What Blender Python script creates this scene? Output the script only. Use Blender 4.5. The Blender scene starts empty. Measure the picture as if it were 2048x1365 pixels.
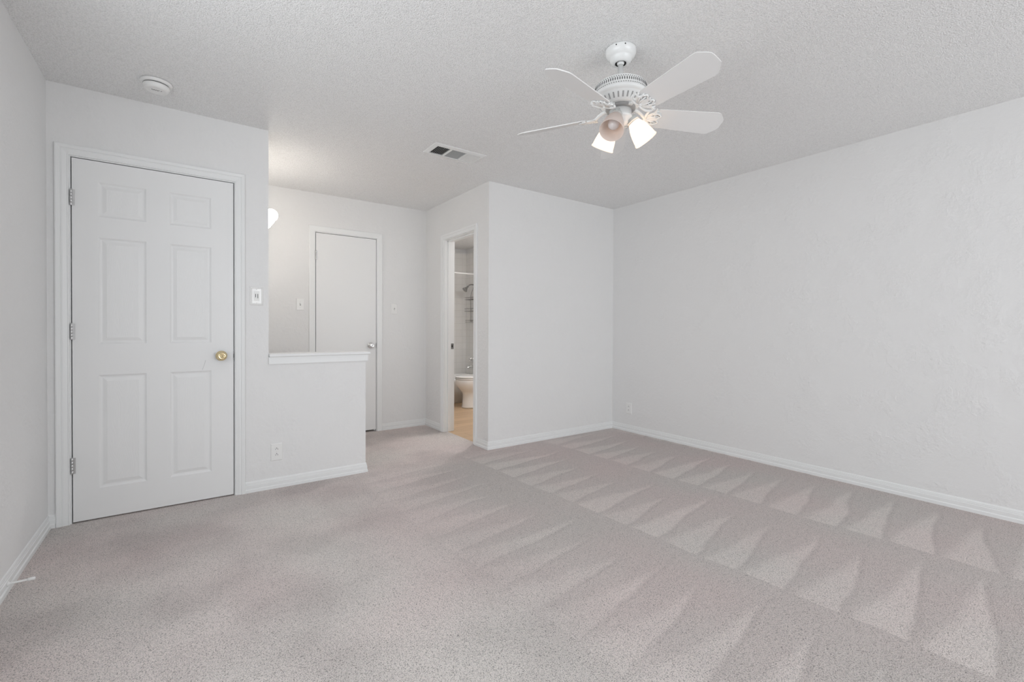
import bpy, math, random
from mathutils import Vector, Matrix

random.seed(7)
scene = bpy.context.scene
COL = scene.collection
PI = math.pi

# ------------------------------------------------------------------ camera
IMG_W, IMG_H = 2048, 1365
FOCAL_PX, YAW, PITCH, ROLL, CAM_H, SHIFT_PX = 913.4, 0.6221983, -0.0092554, 0.0042902, 1.10304, -16.04
cam_data = bpy.data.cameras.new('camera')
cam_data.sensor_fit = 'HORIZONTAL'
cam_data.sensor_width = 36.0
cam_data.lens = FOCAL_PX / IMG_W * 36.0
cam_data.shift_y = SHIFT_PX / IMG_W
cam_data.clip_start = 0.02
cam = bpy.data.objects.new('camera', cam_data)
COL.objects.link(cam)
fw = Vector((math.sin(YAW) * math.cos(PITCH), math.cos(YAW) * math.cos(PITCH), math.sin(PITCH)))
rt0 = Vector((math.cos(YAW), -math.sin(YAW), 0))
up0 = rt0.cross(fw)
rt = rt0 * math.cos(ROLL) + up0 * math.sin(ROLL)
up = up0 * math.cos(ROLL) - rt0 * math.sin(ROLL)
m = Matrix((rt, up, -fw)).transposed().to_4x4()
m.translation = Vector((0, 0, CAM_H))
cam.matrix_world = m
scene.camera = cam

# ------------------------------------------------------------------ colour management, sky, daylight
scene.view_settings.view_transform = 'Standard'
scene.view_settings.look = 'None'
scene.view_settings.gamma = 1.0
scene.view_settings.use_curve_mapping = False
scene.view_settings.exposure = 0.0
scene.cycles.max_bounces = 10
scene.cycles.diffuse_bounces = 7
scene.cycles.caustics_reflective = False
scene.cycles.caustics_refractive = False

world = bpy.data.worlds.new('sky')
scene.world = world
world.use_nodes = True
wb = world.node_tree.nodes['Background']
wb.inputs['Color'].default_value = (0.82, 0.90, 1.0, 1)
wb.inputs['Strength'].default_value = 1.0

def area_light(name, loc, rot, sx, sy, power, color):
    d = bpy.data.lights.new(name, 'AREA')
    d.shape = 'RECTANGLE'; d.size = sx; d.size_y = sy
    d.energy = power; d.color = color
    o = bpy.data.objects.new(name, d)
    o.location = loc; o.rotation_euler = rot
    COL.objects.link(o)
    return o
WIN = (0.95, 3.65, 0.55, 2.15)                    # window opening behind the camera: x0, x1, z0, z1
WIN2 = (0.05, 2.05, 0.75, 2.15)                   # unseen window added in the left wall to even the light: y0, y1, z0, z1
DAYLIGHT_W, SIDELIGHT_W = 68, 29.5
area_light('daylight_back', ((WIN[0] + WIN[1]) / 2, -2.98, (WIN[2] + WIN[3]) / 2), (PI / 2 + 0.12, 0, 0),
           WIN[1] - WIN[0], WIN[3] - WIN[2], DAYLIGHT_W, (0.955, 0.985, 1.0))
area_light('added_side_light', (-0.79, (WIN2[0] + WIN2[1]) / 2, (WIN2[2] + WIN2[3]) / 2), (PI / 2 + 0.12, 0, -PI / 2),
           WIN2[1] - WIN2[0], WIN2[3] - WIN2[2], SIDELIGHT_W, (0.955, 0.985, 1.0))  # added fill from the left, shining through the added window
VANITY_E = 15.5
BULB_E = 3.0
SHADE_E = 0.95
BATH_W = 105.0

# ------------------------------------------------------------------ dimensions
XL, XR, YD, YF, XB, XC, XH, HC = -0.608, 3.893, 3.494, 4.817, 2.243, 0.466, 1.128, 2.44
YN = -2.80
WT = 0.115
XT, YT = 3.853, 6.70                              # tiled faces of the tub alcove

# ------------------------------------------------------------------ mesh helper
class MB:
    def __init__(self):
        self.v = []; self.f = []; self.s = []; self.mi = []
        self.M = Matrix.Identity(4); self.mat = 0
    def add(self, verts, faces, smooth=False):
        b = len(self.v)
        self.v += [tuple(self.M @ Vector(p)) for p in verts]
        for f in faces:
            self.f.append(tuple(b + i for i in f)); self.s.append(smooth); self.mi.append(self.mat)
    def box(self, x0, x1, y0, y1, z0, z1, bev=0.0):
        if bev <= 0:
            v = [(x, y, z) for z in (z0, z1) for y in (y0, y1) for x in (x0, x1)]
            self.add(v, [(0, 2, 3, 1), (4, 5, 7, 6), (0, 1, 5, 4), (2, 6, 7, 3), (0, 4, 6, 2), (1, 3, 7, 5)])
            return
        b = bev
        v = []
        for x, sx in ((x0, 1), (x1, -1)):
            for y, sy in ((y0, 1), (y1, -1)):
                for z, sz in ((z0, 1), (z1, -1)):
                    v += [(x, y + sy * b, z + sz * b), (x + sx * b, y, z + sz * b), (x + sx * b, y + sy * b, z)]
        def I(ix, iy, iz, k): return ((ix * 2 + iy) * 2 + iz) * 3 + k
        F = []
        for ix in (0, 1):
            q = [I(ix, 0, 0, 0), I(ix, 1, 0, 0), I(ix, 1, 1, 0), I(ix, 0, 1, 0)]
            F.append(q if ix else q[::-1])
        for iy in (0, 1):
            q = [I(0, iy, 0, 1), I(1, iy, 0, 1), I(1, iy, 1, 1), I(0, iy, 1, 1)]
            F.append(q[::-1] if iy else q)
        for iz in (0, 1):
            q = [I(0, 0, iz, 2), I(1, 0, iz, 2), I(1, 1, iz, 2), I(0, 1, iz, 2)]
            F.append(q if iz else q[::-1])
        for ix in (0, 1):
            for iy in (0, 1):
                q = [I(ix, iy, 0, 0), I(ix, iy, 0, 1), I(ix, iy, 1, 1), I(ix, iy, 1, 0)]
                F.append(q if ix == iy else q[::-1])
            for iz in (0, 1):
                q = [I(ix, 0, iz, 0), I(ix, 0, iz, 2), I(ix, 1, iz, 2), I(ix, 1, iz, 0)]
                F.append(q[::-1] if ix == iz else q)
        for iy in (0, 1):
            for iz in (0, 1):
                q = [I(0, iy, iz, 1), I(0, iy, iz, 2), I(1, iy, iz, 2), I(1, iy, iz, 1)]
                F.append(q if iy == iz else q[::-1])
        for ix in (0, 1):
            for iy in (0, 1):
                for iz in (0, 1):
                    q = [I(ix, iy, iz, 0), I(ix, iy, iz, 1), I(ix, iy, iz, 2)]
                    F.append(q if (ix + iy + iz) % 2 else q[::-1])
        self.add(v, F)
    def lathe(self, prof, n=48, smooth=True, cap0=True, cap1=True):
        """profile of (radius, z) spun about the local z axis"""
        v = []; F = []
        for r, z in prof:
            for i in range(n):
                a = 2 * PI * i / n
                v.append((r * math.cos(a), r * math.sin(a), z))
        for k in range(len(prof) - 1):
            for i in range(n):
                j = (i + 1) % n
                F.append((k * n + i, k * n + j, (k + 1) * n + j, (k + 1) * n + i))
        self.add(v, F, smooth)
        b = len(self.v) - len(v)
        for do, k in ((cap0, 0), (cap1, len(prof) - 1)):
            if do and prof[k][0] > 1e-6:
                q = [b + k * n + i for i in range(n)]
                self.f.append(tuple(q[::-1] if k == 0 else q)); self.s.append(False); self.mi.append(self.mat)
    def tube(self, pts, r, n=10, closed=False, smooth=True):
        pts = [Vector(p) for p in pts]
        N = len(pts); v = []; F = []
        ref = None
        for k, p in enumerate(pts):
            if closed: t = pts[(k + 1) % N] - pts[k - 1]
            else: t = pts[min(k + 1, N - 1)] - pts[max(k - 1, 0)]
            t.normalize()
            if ref is None:
                ref = Vector((0, 0, 1)) if abs(t.z) < 0.9 else Vector((1, 0, 0))
            a = (ref - t * ref.dot(t)).normalized(); b = t.cross(a); ref = a
            rr = r[k] if isinstance(r, (list, tuple)) else r
            for i in range(n):
                an = 2 * PI * i / n
                v.append(tuple(p + a * (rr * math.cos(an)) + b * (rr * math.sin(an))))
        K = N if closed else N - 1
        for k in range(K):
            k2 = (k + 1) % N
            for i in range(n):
                j = (i + 1) % n
                F.append((k * n + i, k * n + j, k2 * n + j, k2 * n + i))
        self.add(v, F, smooth)
        if not closed:
            b0 = len(self.v) - len(v)
            self.f.append(tuple(b0 + i for i in range(n))[::-1]); self.s.append(False); self.mi.append(self.mat)
            self.f.append(tuple(b0 + (N - 1) * n + i for i in range(n))); self.s.append(False); self.mi.append(self.mat)
    def sphere(self, c, r, n=24, m_=14, sz=1.0):
        prof = [(max(1e-7, r * math.sin(PI * k / m_)), -r * sz * math.cos(PI * k / m_)) for k in range(m_ + 1)]
        keep = self.M.copy(); self.M = keep @ Matrix.Translation(c)
        self.lathe(prof, n, True, False, False); self.M = keep
    def loft(self, rings, smooth=True, cap0=True, cap1=True):
        n = len(rings[0]); v = [p for R in rings for p in R]; F = []
        for k in range(len(rings) - 1):
            for i in range(n):
                j = (i + 1) % n
                F.append((k * n + i, k * n + j, (k + 1) * n + j, (k + 1) * n + i))
        self.add(v, F, smooth)
        b = len(self.v) - len(v)
        if cap0: self.f.append(tuple(b + i for i in range(n))[::-1]); self.s.append(False); self.mi.append(self.mat)
        if cap1: self.f.append(tuple(b + (len(rings) - 1) * n + i for i in range(n))); self.s.append(False); self.mi.append(self.mat)
    def plate(self, outline, z0, z1, smooth=False):
        """flat outline of (x, y) given thickness from z0 to z1"""
        self.loft([[(x, y, z0) for x, y in outline], [(x, y, z1) for x, y in outline]], smooth)
    def build(self, name, mats, parent=None, loc=None):
        me = bpy.data.meshes.new(name)
        me.from_pydata(self.v, [], self.f)
        if not isinstance(mats, (list, tuple)): mats = [mats]
        for x in mats: me.materials.append(x)
        for p, s, k in zip(me.polygons, self.s, self.mi):
            p.use_smooth = s; p.material_index = k
        me.validate(); me.update()
        import bmesh
        bm = bmesh.new(); bm.from_mesh(me)
        bmesh.ops.recalc_face_normals(bm, faces=bm.faces)
        bm.to_mesh(me); bm.free()
        o = bpy.data.objects.new(name, me)
        COL.objects.link(o)
        if parent is not None: o.parent = parent
        if loc is not None: o.location = loc
        return o

def tag(o, label, cat, kind=None, group=None):
    o['label'] = label; o['category'] = cat
    if kind: o['kind'] = kind
    if group: o['group'] = group
    return o
def thing(name, label, cat, loc, rz=0.0, kind=None, group=None):
    o = bpy.data.objects.new(name, None)
    o.empty_display_size = 0.05
    COL.objects.link(o)
    o.location = loc; o.rotation_euler = (0, 0, rz)
    return tag(o, label, cat, kind, group)
def axis_frame(origin, direction):
    d = Vector(direction).normalized()
    q = Vector((0, 0, 1)).rotation_difference(d)
    return Matrix.Translation(origin) @ q.to_matrix().to_4x4()

# ------------------------------------------------------------------ materials
class NT:
    def __init__(self, name):
        self.m = bpy.data.materials.new(name); self.m.use_nodes = True
        self.t = self.m.node_tree
        self.b = self.t.nodes['Principled BSDF']
        self.out = self.t.nodes['Material Output']
    def n(self, typ, **kw):
        x = self.t.nodes.new(typ)
        for k, v in kw.items(): setattr(x, k, v)
        return x
    def l(self, a, b): self.t.links.new(a, b)
    def math(self, op, a, b=None, clamp=False):
        x = self.n('ShaderNodeMath', operation=op, use_clamp=clamp)
        for i, q in enumerate((a, b)):
            if q is None: continue
            if isinstance(q, (int, float)): x.inputs[i].default_value = q
            else: self.l(q, x.inputs[i])
        return x.outputs[0]
    def pos(self):
        return self.n('ShaderNodeNewGeometry').outputs['Position']
    def noise(self, vec, scale, detail=2.0, rough=0.5):
        x = self.n('ShaderNodeTexNoise')
        x.inputs['Scale'].default_value = scale; x.inputs['Detail'].default_value = detail; x.inputs['Roughness'].default_value = rough
        self.l(vec, x.inputs['Vector'])
        return x.outputs['Fac']
    def ramp(self, fac, stops):
        x = self.n('ShaderNodeValToRGB')
        e = x.color_ramp.elements
        while len(e) < len(stops): e.new(0.5)
        for i, (p, c) in enumerate(stops):
            e[i].position = p; e[i].color = (*c, 1) if len(c) == 3 else c
        self.l(fac, x.inputs['Fac'])
        return x.outputs['Color']
    def bump(self, h, strength, dist):
        x = self.n('ShaderNodeBump')
        x.inputs['Strength'].default_value = strength; x.inputs['Distance'].default_value = dist
        self.l(h, x.inputs['Height'])
        self.l(x.outputs['Normal'], self.b.inputs['Normal'])
        return x

def simple(name, col, rough=0.5, metal=0.0, emit=None, es=0.0):
    k = NT(name)
    k.b.inputs['Base Color'].default_value = (*col, 1)
    k.b.inputs['Roughness'].default_value = rough
    k.b.inputs['Metallic'].default_value = metal
    if emit:
        k.b.inputs['Emission Color'].default_value = (*emit, 1)
        k.b.inputs['Emission Strength'].default_value = es
    return k.m

def painted(name, col, rough, bscale, bdist, bstrength=1.0, detail=3.0):
    k = NT(name)
    k.b.inputs['Base Color'].default_value = (*col, 1)
    k.b.inputs['Roughness'].default_value = rough
    h = k.noise(k.pos(), bscale, detail, 0.55)
    k.bump(h, bstrength, bdist)
    return k.m

def wall_material():
    k = NT('wall_paint')
    k.b.inputs['Base Color'].default_value = (0.80, 0.80, 0.798, 1)
    k.b.inputs['Roughness'].default_value = 0.55
    k.b.inputs['Specular IOR Level'].default_value = 0.3
    P = k.pos()
    a = k.noise(P, 38, 4.0, 0.6)
    big = k.noise(P, 7, 2.0, 0.5)
    mask = k.math('MULTIPLY', k.math('SUBTRACT', big, 0.38), 3.0, True)
    h = k.math('MULTIPLY', a, k.math('ADD', k.math('MULTIPLY', mask, 0.8), 0.2))
    k.bump(h, 0.95, 0.006)
    return k.m

def ceiling_material():
    k = NT('popcorn_ceiling')
    P = k.pos()
    vo = k.n('ShaderNodeTexVoronoi'); vo.feature = 'F1'
    vo.inputs['Scale'].default_value = 175
    k.l(P, vo.inputs['Vector'])
    b = k.noise(P, 330, 2.0, 0.65)
    h = k.math('ADD', k.math('MULTIPLY', k.math('SUBTRACT', 0.75, vo.outputs['Distance']), 0.65), k.math('MULTIPLY', b, 0.55))
    col = k.ramp(h, [(0.30, (0.86, 0.86, 0.858)), (0.52, (0.975, 0.975, 0.973))])  # shade between the popcorn grains painted in as a darker tone
    k.l(col, k.b.inputs['Base Color'])
    k.b.inputs['Roughness'].default_value = 0.9
    k.b.inputs['Specular IOR Level'].default_value = 0.1
    k.bump(h, 0.75, 0.008)
    return k.m

def carpet_material():
    k = NT('carpet')
    P = k.pos()
    sep = k.n('ShaderNodeSeparateXYZ'); k.l(P, sep.inputs[0])
    n1 = k.noise(P, 2.2, 2.0, 0.5)
    n2 = k.noise(P, 14, 2.0, 0.5)
    n3 = k.noise(P, 1.3, 1.0, 0.5)
    wob = k.math('ADD', k.math('MULTIPLY', k.math('SUBTRACT', n1, 0.5), 0.20), k.math('MULTIPLY', k.math('SUBTRACT', n2, 0.5), 0.022))
    # vacuum passes: rows about 0.93 m wide running along the right wall, each with wedge strokes
    xs = k.math('ADD', sep.outputs['X'], k.math('MULTIPLY', k.math('ADD', sep.outputs['Y'], -1.3), 0.045))
    xr = k.math('DIVIDE', k.math('SUBTRACT', k.math('ADD', xs, k.math('MULTIPLY', wob, 0.35)), 0.19), 0.925)
    u = k.math('FRACT', xr)
    row = k.math('FLOOR', xr)
    yy = k.math('ADD', k.math('DIVIDE', k.math('ADD', sep.outputs['Y'], k.math('MULTIPLY', wob, 0.55)), 0.205), k.math('MULTIPLY', row, 0.37))
    yy = k.math('ADD', yy, k.math('MULTIPLY', u, -0.35))
    v = k.math('FRACT', yy)
    wn = k.n('ShaderNodeTexWhiteNoise', noise_dimensions='2D')
    cid = k.n('ShaderNodeCombineXYZ'); k.l(k.math('FLOOR', yy), cid.inputs[0]); k.l(row, cid.inputs[1])
    k.l(cid.outputs[0], wn.inputs['Vector'])
    rnd = wn.outputs['Value']                                                # each stroke has its own reach and strength
    fuzz = k.math('MULTIPLY', k.math('SUBTRACT', k.noise(P, 120, 1.0, 0.5), 0.5), 0.22)
    v = k.math('ADD', v, k.math('MULTIPLY', fuzz, 0.55))
    hw = k.math('MULTIPLY', k.math('SUBTRACT', 1.0, k.math('DIVIDE', k.math('ADD', u, fuzz), k.math('ADD', 0.66, k.math('MULTIPLY', rnd, 0.32)))), 0.47)       # half width of the wedge at this depth
    near = k.math('SUBTRACT', v, k.math('SUBTRACT', 0.5, hw))
    far = k.math('SUBTRACT', k.math('ADD', 0.5, hw), v)
    wedge = k.math('MULTIPLY', k.math('MULTIPLY', near, 14.0, True), k.math('MULTIPLY', far, 5.0, True))
    line = k.math('SUBTRACT', 1.0, k.math('MULTIPLY', k.math('ABSOLUTE', k.math('ADD', near, 0.05)), 16.0), True)
    line = k.math('MULTIPLY', line, k.math('MULTIPLY', hw, 8.0, True))
    wedge = k.math('MULTIPLY', wedge, k.math('ADD', 0.72, k.math('MULTIPLY', rnd, 0.28)))
    wedge = k.math('SUBTRACT', wedge, k.math('MULTIPLY', line, 0.40))
    # wedges fade out towards the left part of the room
    fade = k.math('DIVIDE', k.math('SUBTRACT', sep.outputs['X'], 0.75), 0.95, True)
    fade = k.math('MULTIPLY', fade, k.math('DIVIDE', k.math('SUBTRACT', 3.75, sep.outputs['Y']), 0.7, True))
    patch = k.math('MULTIPLY', k.math('SUBTRACT', k.noise(P, 1.9, 2.0, 0.55), 0.36), 5.0, True)
    inv = k.math('SUBTRACT', 1.0, fade)
    nap = k.math('ADD', k.math('MULTIPLY', wedge, fade), k.math('MULTIPLY', patch, inv))
    # tufts, the shade in the pits between them painted into the colour
    vor = k.n('ShaderNodeTexVoronoi'); vor.feature = 'F1'
    vor.inputs['Scale'].default_value = 320
    wv = k.n('ShaderNodeTexNoise'); wv.inputs['Scale'].default_value = 90; k.l(P, wv.inputs['Vector'])
    mixv = k.n('ShaderNodeVectorMath', operation='MULTIPLY_ADD')
    k.l(wv.outputs['Color'], mixv.inputs[0]); mixv.inputs[1].default_value = (0.008, 0.008, 0.0); k.l(P, mixv.inputs[2])
    k.l(mixv.outputs[0], vor.inputs['Vector'])
    fib = k.noise(P, 800, 2.0, 0.6)
    clump = k.noise(P, 230, 2.0, 0.6)
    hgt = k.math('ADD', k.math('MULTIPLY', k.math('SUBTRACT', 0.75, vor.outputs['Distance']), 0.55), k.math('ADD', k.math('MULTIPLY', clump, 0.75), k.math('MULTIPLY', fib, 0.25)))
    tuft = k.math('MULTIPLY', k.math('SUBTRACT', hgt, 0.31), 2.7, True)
    yarn_pit_shade = k.n('ShaderNodeMix', data_type='RGBA')
    yarn_pit_shade.inputs['A'].default_value = (0.29, 0.266, 0.256, 1)
    yarn_pit_shade.inputs['B'].default_value = (0.96, 0.885, 0.862, 1)
    k.l(tuft, yarn_pit_shade.inputs['Factor'])
    napc = k.n('ShaderNodeMix', data_type='RGBA', blend_type='MULTIPLY')
    napc.inputs['Factor'].default_value = 1.0
    k.l(yarn_pit_shade.outputs['Result'], napc.inputs['A'])
    nap = k.math('ADD', k.math('MULTIPLY', nap, 0.8), 0.2)
    k.l(k.ramp(nap, [(0.0, (0.80, 0.78, 0.782)), (1.0, (1.0, 0.985, 0.984))]), napc.inputs['B'])
    hue = k.n('ShaderNodeMix', data_type='RGBA', blend_type='MULTIPLY')
    hue.inputs['Factor'].default_value = 1.0
    k.l(napc.outputs['Result'], hue.inputs['A'])
    k.l(k.ramp(n3, [(0.35, (0.97, 1.0, 0.985)), (0.65, (1.02, 0.985, 0.98))]), hue.inputs['B'])
    k.l(hue.outputs['Result'], k.b.inputs['Base Color'])
    k.b.inputs['Roughness'].default_value = 0.95
    k.b.inputs['Specular IOR Level'].default_value = 0.05
    k.b.inputs['Sheen Weight'].default_value = 0.15
    k.bump(hgt, 0.85, 0.009)
    return k.m

def wood_floor_material():
    k = NT('vinyl_plank')
    P = k.pos()
    br = k.n('ShaderNodeTexBrick')
    br.inputs['Scale'].default_value = 1.0
    br.inputs['Brick Width'].default_value = 1.2; br.inputs['Row Height'].default_value = 0.15
    br.inputs['Mortar Size'].default_value = 0.0012; br.offset = 0.37
    br.inputs['Color1'].default_value = (0.63, 0.46, 0.30, 1)
    br.inputs['Color2'].default_value = (0.55, 0.39, 0.245, 1)
    br.inputs['Mortar'].default_value = (0.24, 0.145, 0.08, 1)
    k.l(P, br.inputs['Vector'])
    mp = k.n('ShaderNodeMapping'); mp.inputs['Scale'].default_value = (1.6, 26, 1); k.l(P, mp.inputs['Vector'])
    g = k.noise(mp.outputs[0], 2.2, 5.0, 0.6)
    mx = k.n('ShaderNodeMix', data_type='RGBA', blend_type='MULTIPLY'); mx.inputs['Factor'].default_value = 1.0
    k.l(br.outputs['Color'], mx.inputs['A'])
    k.l(k.ramp(g, [(0.3, (0.80, 0.77, 0.74)), (0.7, (1.08, 1.08, 1.08))]), mx.inputs['B'])
    k.l(mx.outputs['Result'], k.b.inputs['Base Color'])
    k.b.inputs['Roughness'].default_value = 0.45
    return k.m

def tile_material(axis):
    k = NT('white_wall_tile')
    P = k.pos()
    sep = k.n('ShaderNodeSeparateXYZ'); k.l(P, sep.inputs[0])
    cb = k.n('ShaderNodeCombineXYZ')
    k.l(sep.outputs[axis], cb.inputs[0]); k.l(sep.outputs['Z'], cb.inputs[1])
    br = k.n('ShaderNodeTexBrick'); br.offset = 0.0
    br.inputs['Scale'].default_value = 1.0
    br.inputs['Brick Width'].default_value = 0.108; br.inputs['Row Height'].default_value = 0.108
    br.inputs['Mortar Size'].default_value = 0.0013
    br.inputs['Color1'].default_value = (0.78, 0.775, 0.76, 1); br.inputs['Color2'].default_value = (0.76, 0.755, 0.74, 1)
    br.inputs['Mortar'].default_value = (0.60, 0.59, 0.57, 1)
    k.l(cb.outputs[0], br.inputs['Vector'])
    k.l(br.outputs['Color'], k.b.inputs['Base Color'])
    k.b.inputs['Roughness'].default_value = 0.18
    bp = k.bump(br.outputs['Fac'], 0.4, 0.0015); bp.invert = True
    return k.m

def door_panel_material():
    k = NT('door_paint_grain')
    k.b.inputs['Base Color'].default_value = (0.83, 0.835, 0.835, 1)
    k.b.inputs['Roughness'].default_value = 0.38
    P = k.pos()
    mp = k.n('ShaderNodeMapping'); mp.inputs['Scale'].default_value = (1.0, 1.0, 0.16); k.l(P, mp.inputs['Vector'])
    n1 = k.noise(mp.outputs[0], 9.0, 2.0, 0.5)
    s = k.math('SINE', k.math('MULTIPLY', n1, 210.0))
    k.bump(s, 0.22, 0.0005)
    return k.m

def shade_material(name, col, es):
    """frosted glass: light passes through it from the bulb inside"""
    k = NT(name)
    t = k.n('ShaderNodeBsdfTranslucent'); t.inputs['Color'].default_value = (*col, 1)
    mix = k.n('ShaderNodeMixShader'); mix.inputs[0].default_value = 0.5
    k.b.inputs['Base Color'].default_value = (*col, 1); k.b.inputs['Roughness'].default_value = 0.3
    if es > 0:
        k.b.inputs['Emission Color'].default_value = (1.0, 0.83, 0.66, 1); k.b.inputs['Emission Strength'].default_value = es
    k.l(k.b.outputs[0], mix.inputs[1]); k.l(t.outputs[0], mix.inputs[2])
    k.l(mix.outputs[0], k.out.inputs['Surface'])
    return k.m

M_WALL = wall_material()
M_CEIL = ceiling_material()
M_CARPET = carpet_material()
M_WOOD = wood_floor_material()
M_TILE_X, M_TILE_Y = tile_material('X'), tile_material('Y')
M_TRIM = painted('trim_paint', (0.83, 0.84, 0.84), 0.38, 30, 0.0006, 0.5)
M_DOOR = painted('door_paint', (0.83, 0.835, 0.835), 0.38, 60, 0.0004, 0.5)
M_GRAIN = door_panel_material()
M_FAN = painted('white_enamel', (0.83, 0.84, 0.835), 0.22, 40, 0.0002, 0.3)
M_BLADE = painted('blade_white', (0.80, 0.80, 0.795), 0.45, 60, 0.0003, 0.4)
M_DARK = simple('dark_gap', (0.03, 0.03, 0.03), 0.8)
M_GREY = simple('grey_recess', (0.36, 0.36, 0.36), 0.7)
M_PLASTIC = simple('white_plastic', (0.84, 0.84, 0.83), 0.3)
M_GLOSSY = simple('glossy_plate', (0.86, 0.86, 0.85), 0.08)
M_CHROME = simple('chrome', (0.78, 0.78, 0.78), 0.16, 1.0)
M_STEEL = simple('satin_steel', (0.60, 0.60, 0.60), 0.32, 1.0)
M_BRASS = simple('polished_brass', (0.80, 0.66, 0.40), 0.17, 1.0)
M_STRIKE = simple('strike_steel', (0.22, 0.22, 0.22), 0.35, 1.0)
M_DULL = simple('dull_chrome', (0.40, 0.40, 0.40), 0.25, 1.0)
M_WIRE = simple('caddy_wire', (0.30, 0.30, 0.30), 0.35, 1.0)
M_PORC = simple('porcelain', (0.86, 0.86, 0.855), 0.10)
M_SHADE_LIT = shade_material('frosted_glass_lit', (0.90, 0.82, 0.74), SHADE_E)
M_SHADE_OFF = shade_material('frosted_glass', (0.86, 0.79, 0.75), 0.0)
M_BULB_LIT = simple('bulb_lit', (1, 1, 1), 0.4, 0, (1.0, 0.93, 0.84), BULB_E)
M_BULB_OFF = simple('bulb_glass', (0.72, 0.68, 0.67), 0.15)
M_GLOBE = simple('globe_lit', (1, 1, 1), 0.4, 0, (1.0, 0.93, 0.84), VANITY_E)
M_SOCKET = simple('socket_grey', (0.55, 0.57, 0.56), 0.35)
M_FRAME = painted('window_vinyl', (0.85, 0.85, 0.85), 0.35, 40, 0.0003, 0.4)

# ------------------------------------------------------------------ floor, ceiling, walls
def struct(name, mb, mat, label, cat):
    return tag(mb.build(name, mat), label, cat, 'structure')
def wall(name, boxes, label, mat=None):
    b = MB()
    for q in boxes: b.box(*q)
    return struct(name, b, mat or M_WALL, label, 'wall')

YE = 6.78
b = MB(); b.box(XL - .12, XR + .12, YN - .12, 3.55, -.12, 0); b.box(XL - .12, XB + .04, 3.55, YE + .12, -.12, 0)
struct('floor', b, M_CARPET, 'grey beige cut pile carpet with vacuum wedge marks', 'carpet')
b = MB(); b.box(XB + .04, XR + .12, 3.55, YE + .12, -.12, -0.002)
struct('floor_bathroom', b, M_WOOD, 'light oak plank floor seen through the bathroom doorway', 'floor')
b = MB(); b.box(XL - .12, XR + .12, YN - .12, YE + .12, HC, HC + .12)
struct('ceiling', b, M_CEIL, 'white popcorn textured ceiling above the room', 'ceiling')

wall('wall_left', [(XL - .12, XL, YN - .12, WIN2[0], 0, HC), (XL - .12, XL, WIN2[1], YE + .12, 0, HC), (XL - .12, XL, WIN2[0], WIN2[1], 0, WIN2[2]), (XL - .12, XL, WIN2[0], WIN2[1], WIN2[3], HC)], 'white wall at the far left with the door stop on its baseboard')
wall('wall_right', [(XR, XR + .12, YN - .12, YE + .12, 0, HC)], 'long blank white wall along the right side with one low outlet')
x0, x1, z0, z1 = WIN
wall('wall_back', [(XL, x0, YN - .12, YN, 0, HC), (x1, XR, YN - .12, YN, 0, HC), (x0, x1, YN - .12, YN, 0, z0), (x0, x1, YN - .12, YN, z1, HC)],
     'white wall behind the viewpoint holding the window')
D1 = (-0.508, 0.261, 0.008, 2.045)                # six panel door slab: x0, x1, z0, z1
D2 = (1.061, 1.665, 0.020, 2.049)                 # flush door slab
D3 = (3.752, 4.362, 2.036)                        # bathroom opening: y0, y1, z
JT = 0.019; GAP = 0.005
def hole(D): return D[0] - GAP - JT, D[1] + GAP + JT, D[3] + GAP + JT
h0, h1, hz = hole(D1)
wall('wall_front', [(XL, h0, YD, YD + WT, 0, HC), (h1, XC, YD, YD + WT, 0, HC), (h0, h1, YD, YD + WT, hz, HC)],
     'white wall around the six panel door, ending beside the half wall')
wall('wall_half', [(XC, XH, YD, YD + WT, 0, 0.862)], 'low white half wall with a capped top between room and hall')
wall('wall_vanity', [(0.28, 0.40, YD + WT, YF, 0, HC)], 'hall side wall carrying the globe lights, mostly hidden behind the door wall')
h0, h1, hz = hole(D2)
wall('wall_hall', [(XL, h0, YF, YF + WT, 0, HC), (h1, XB + WT, YF, YF + WT, 0, HC), (h0, h1, YF, YF + WT, hz, HC)],
     'far hall wall around the flush closet door with two switches')
wall('wall_bathroom', [(XB, XB + WT, YD, D3[0] - JT, 0, HC), (XB, XB + WT, D3[1] + JT, YF, 0, HC), (XB, XB + WT, YF + WT, YE, 0, HC),
                       (XB, XB + WT, D3[0] - JT, D3[1] + JT, D3[2] + JT, HC)],
     'short white wall holding the open bathroom doorway')
wall('wall_corner', [(XB + WT, XR, YD, YD + WT, 0, HC)], 'blank white wall facing the room between bathroom doorway and right wall')
wall('wall_end', [(XL, XR, YE, YE + .12, 0, HC)], 'end wall of the bathroom behind the tub tile')
b = MB(); b.box(XB + WT, XR, YT, YE, 0.30, 2.355)
struct('wall_tile_end', b, M_TILE_X, 'white square wall tile behind the tub facing the doorway', 'wall tile')
b = MB(); b.box(XT, XR, 5.93, YT, 0.30, 2.355)
struct('wall_tile_side', b, M_TILE_Y, 'white square wall tile carrying the shower head and tub faucet', 'wall tile')

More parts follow.
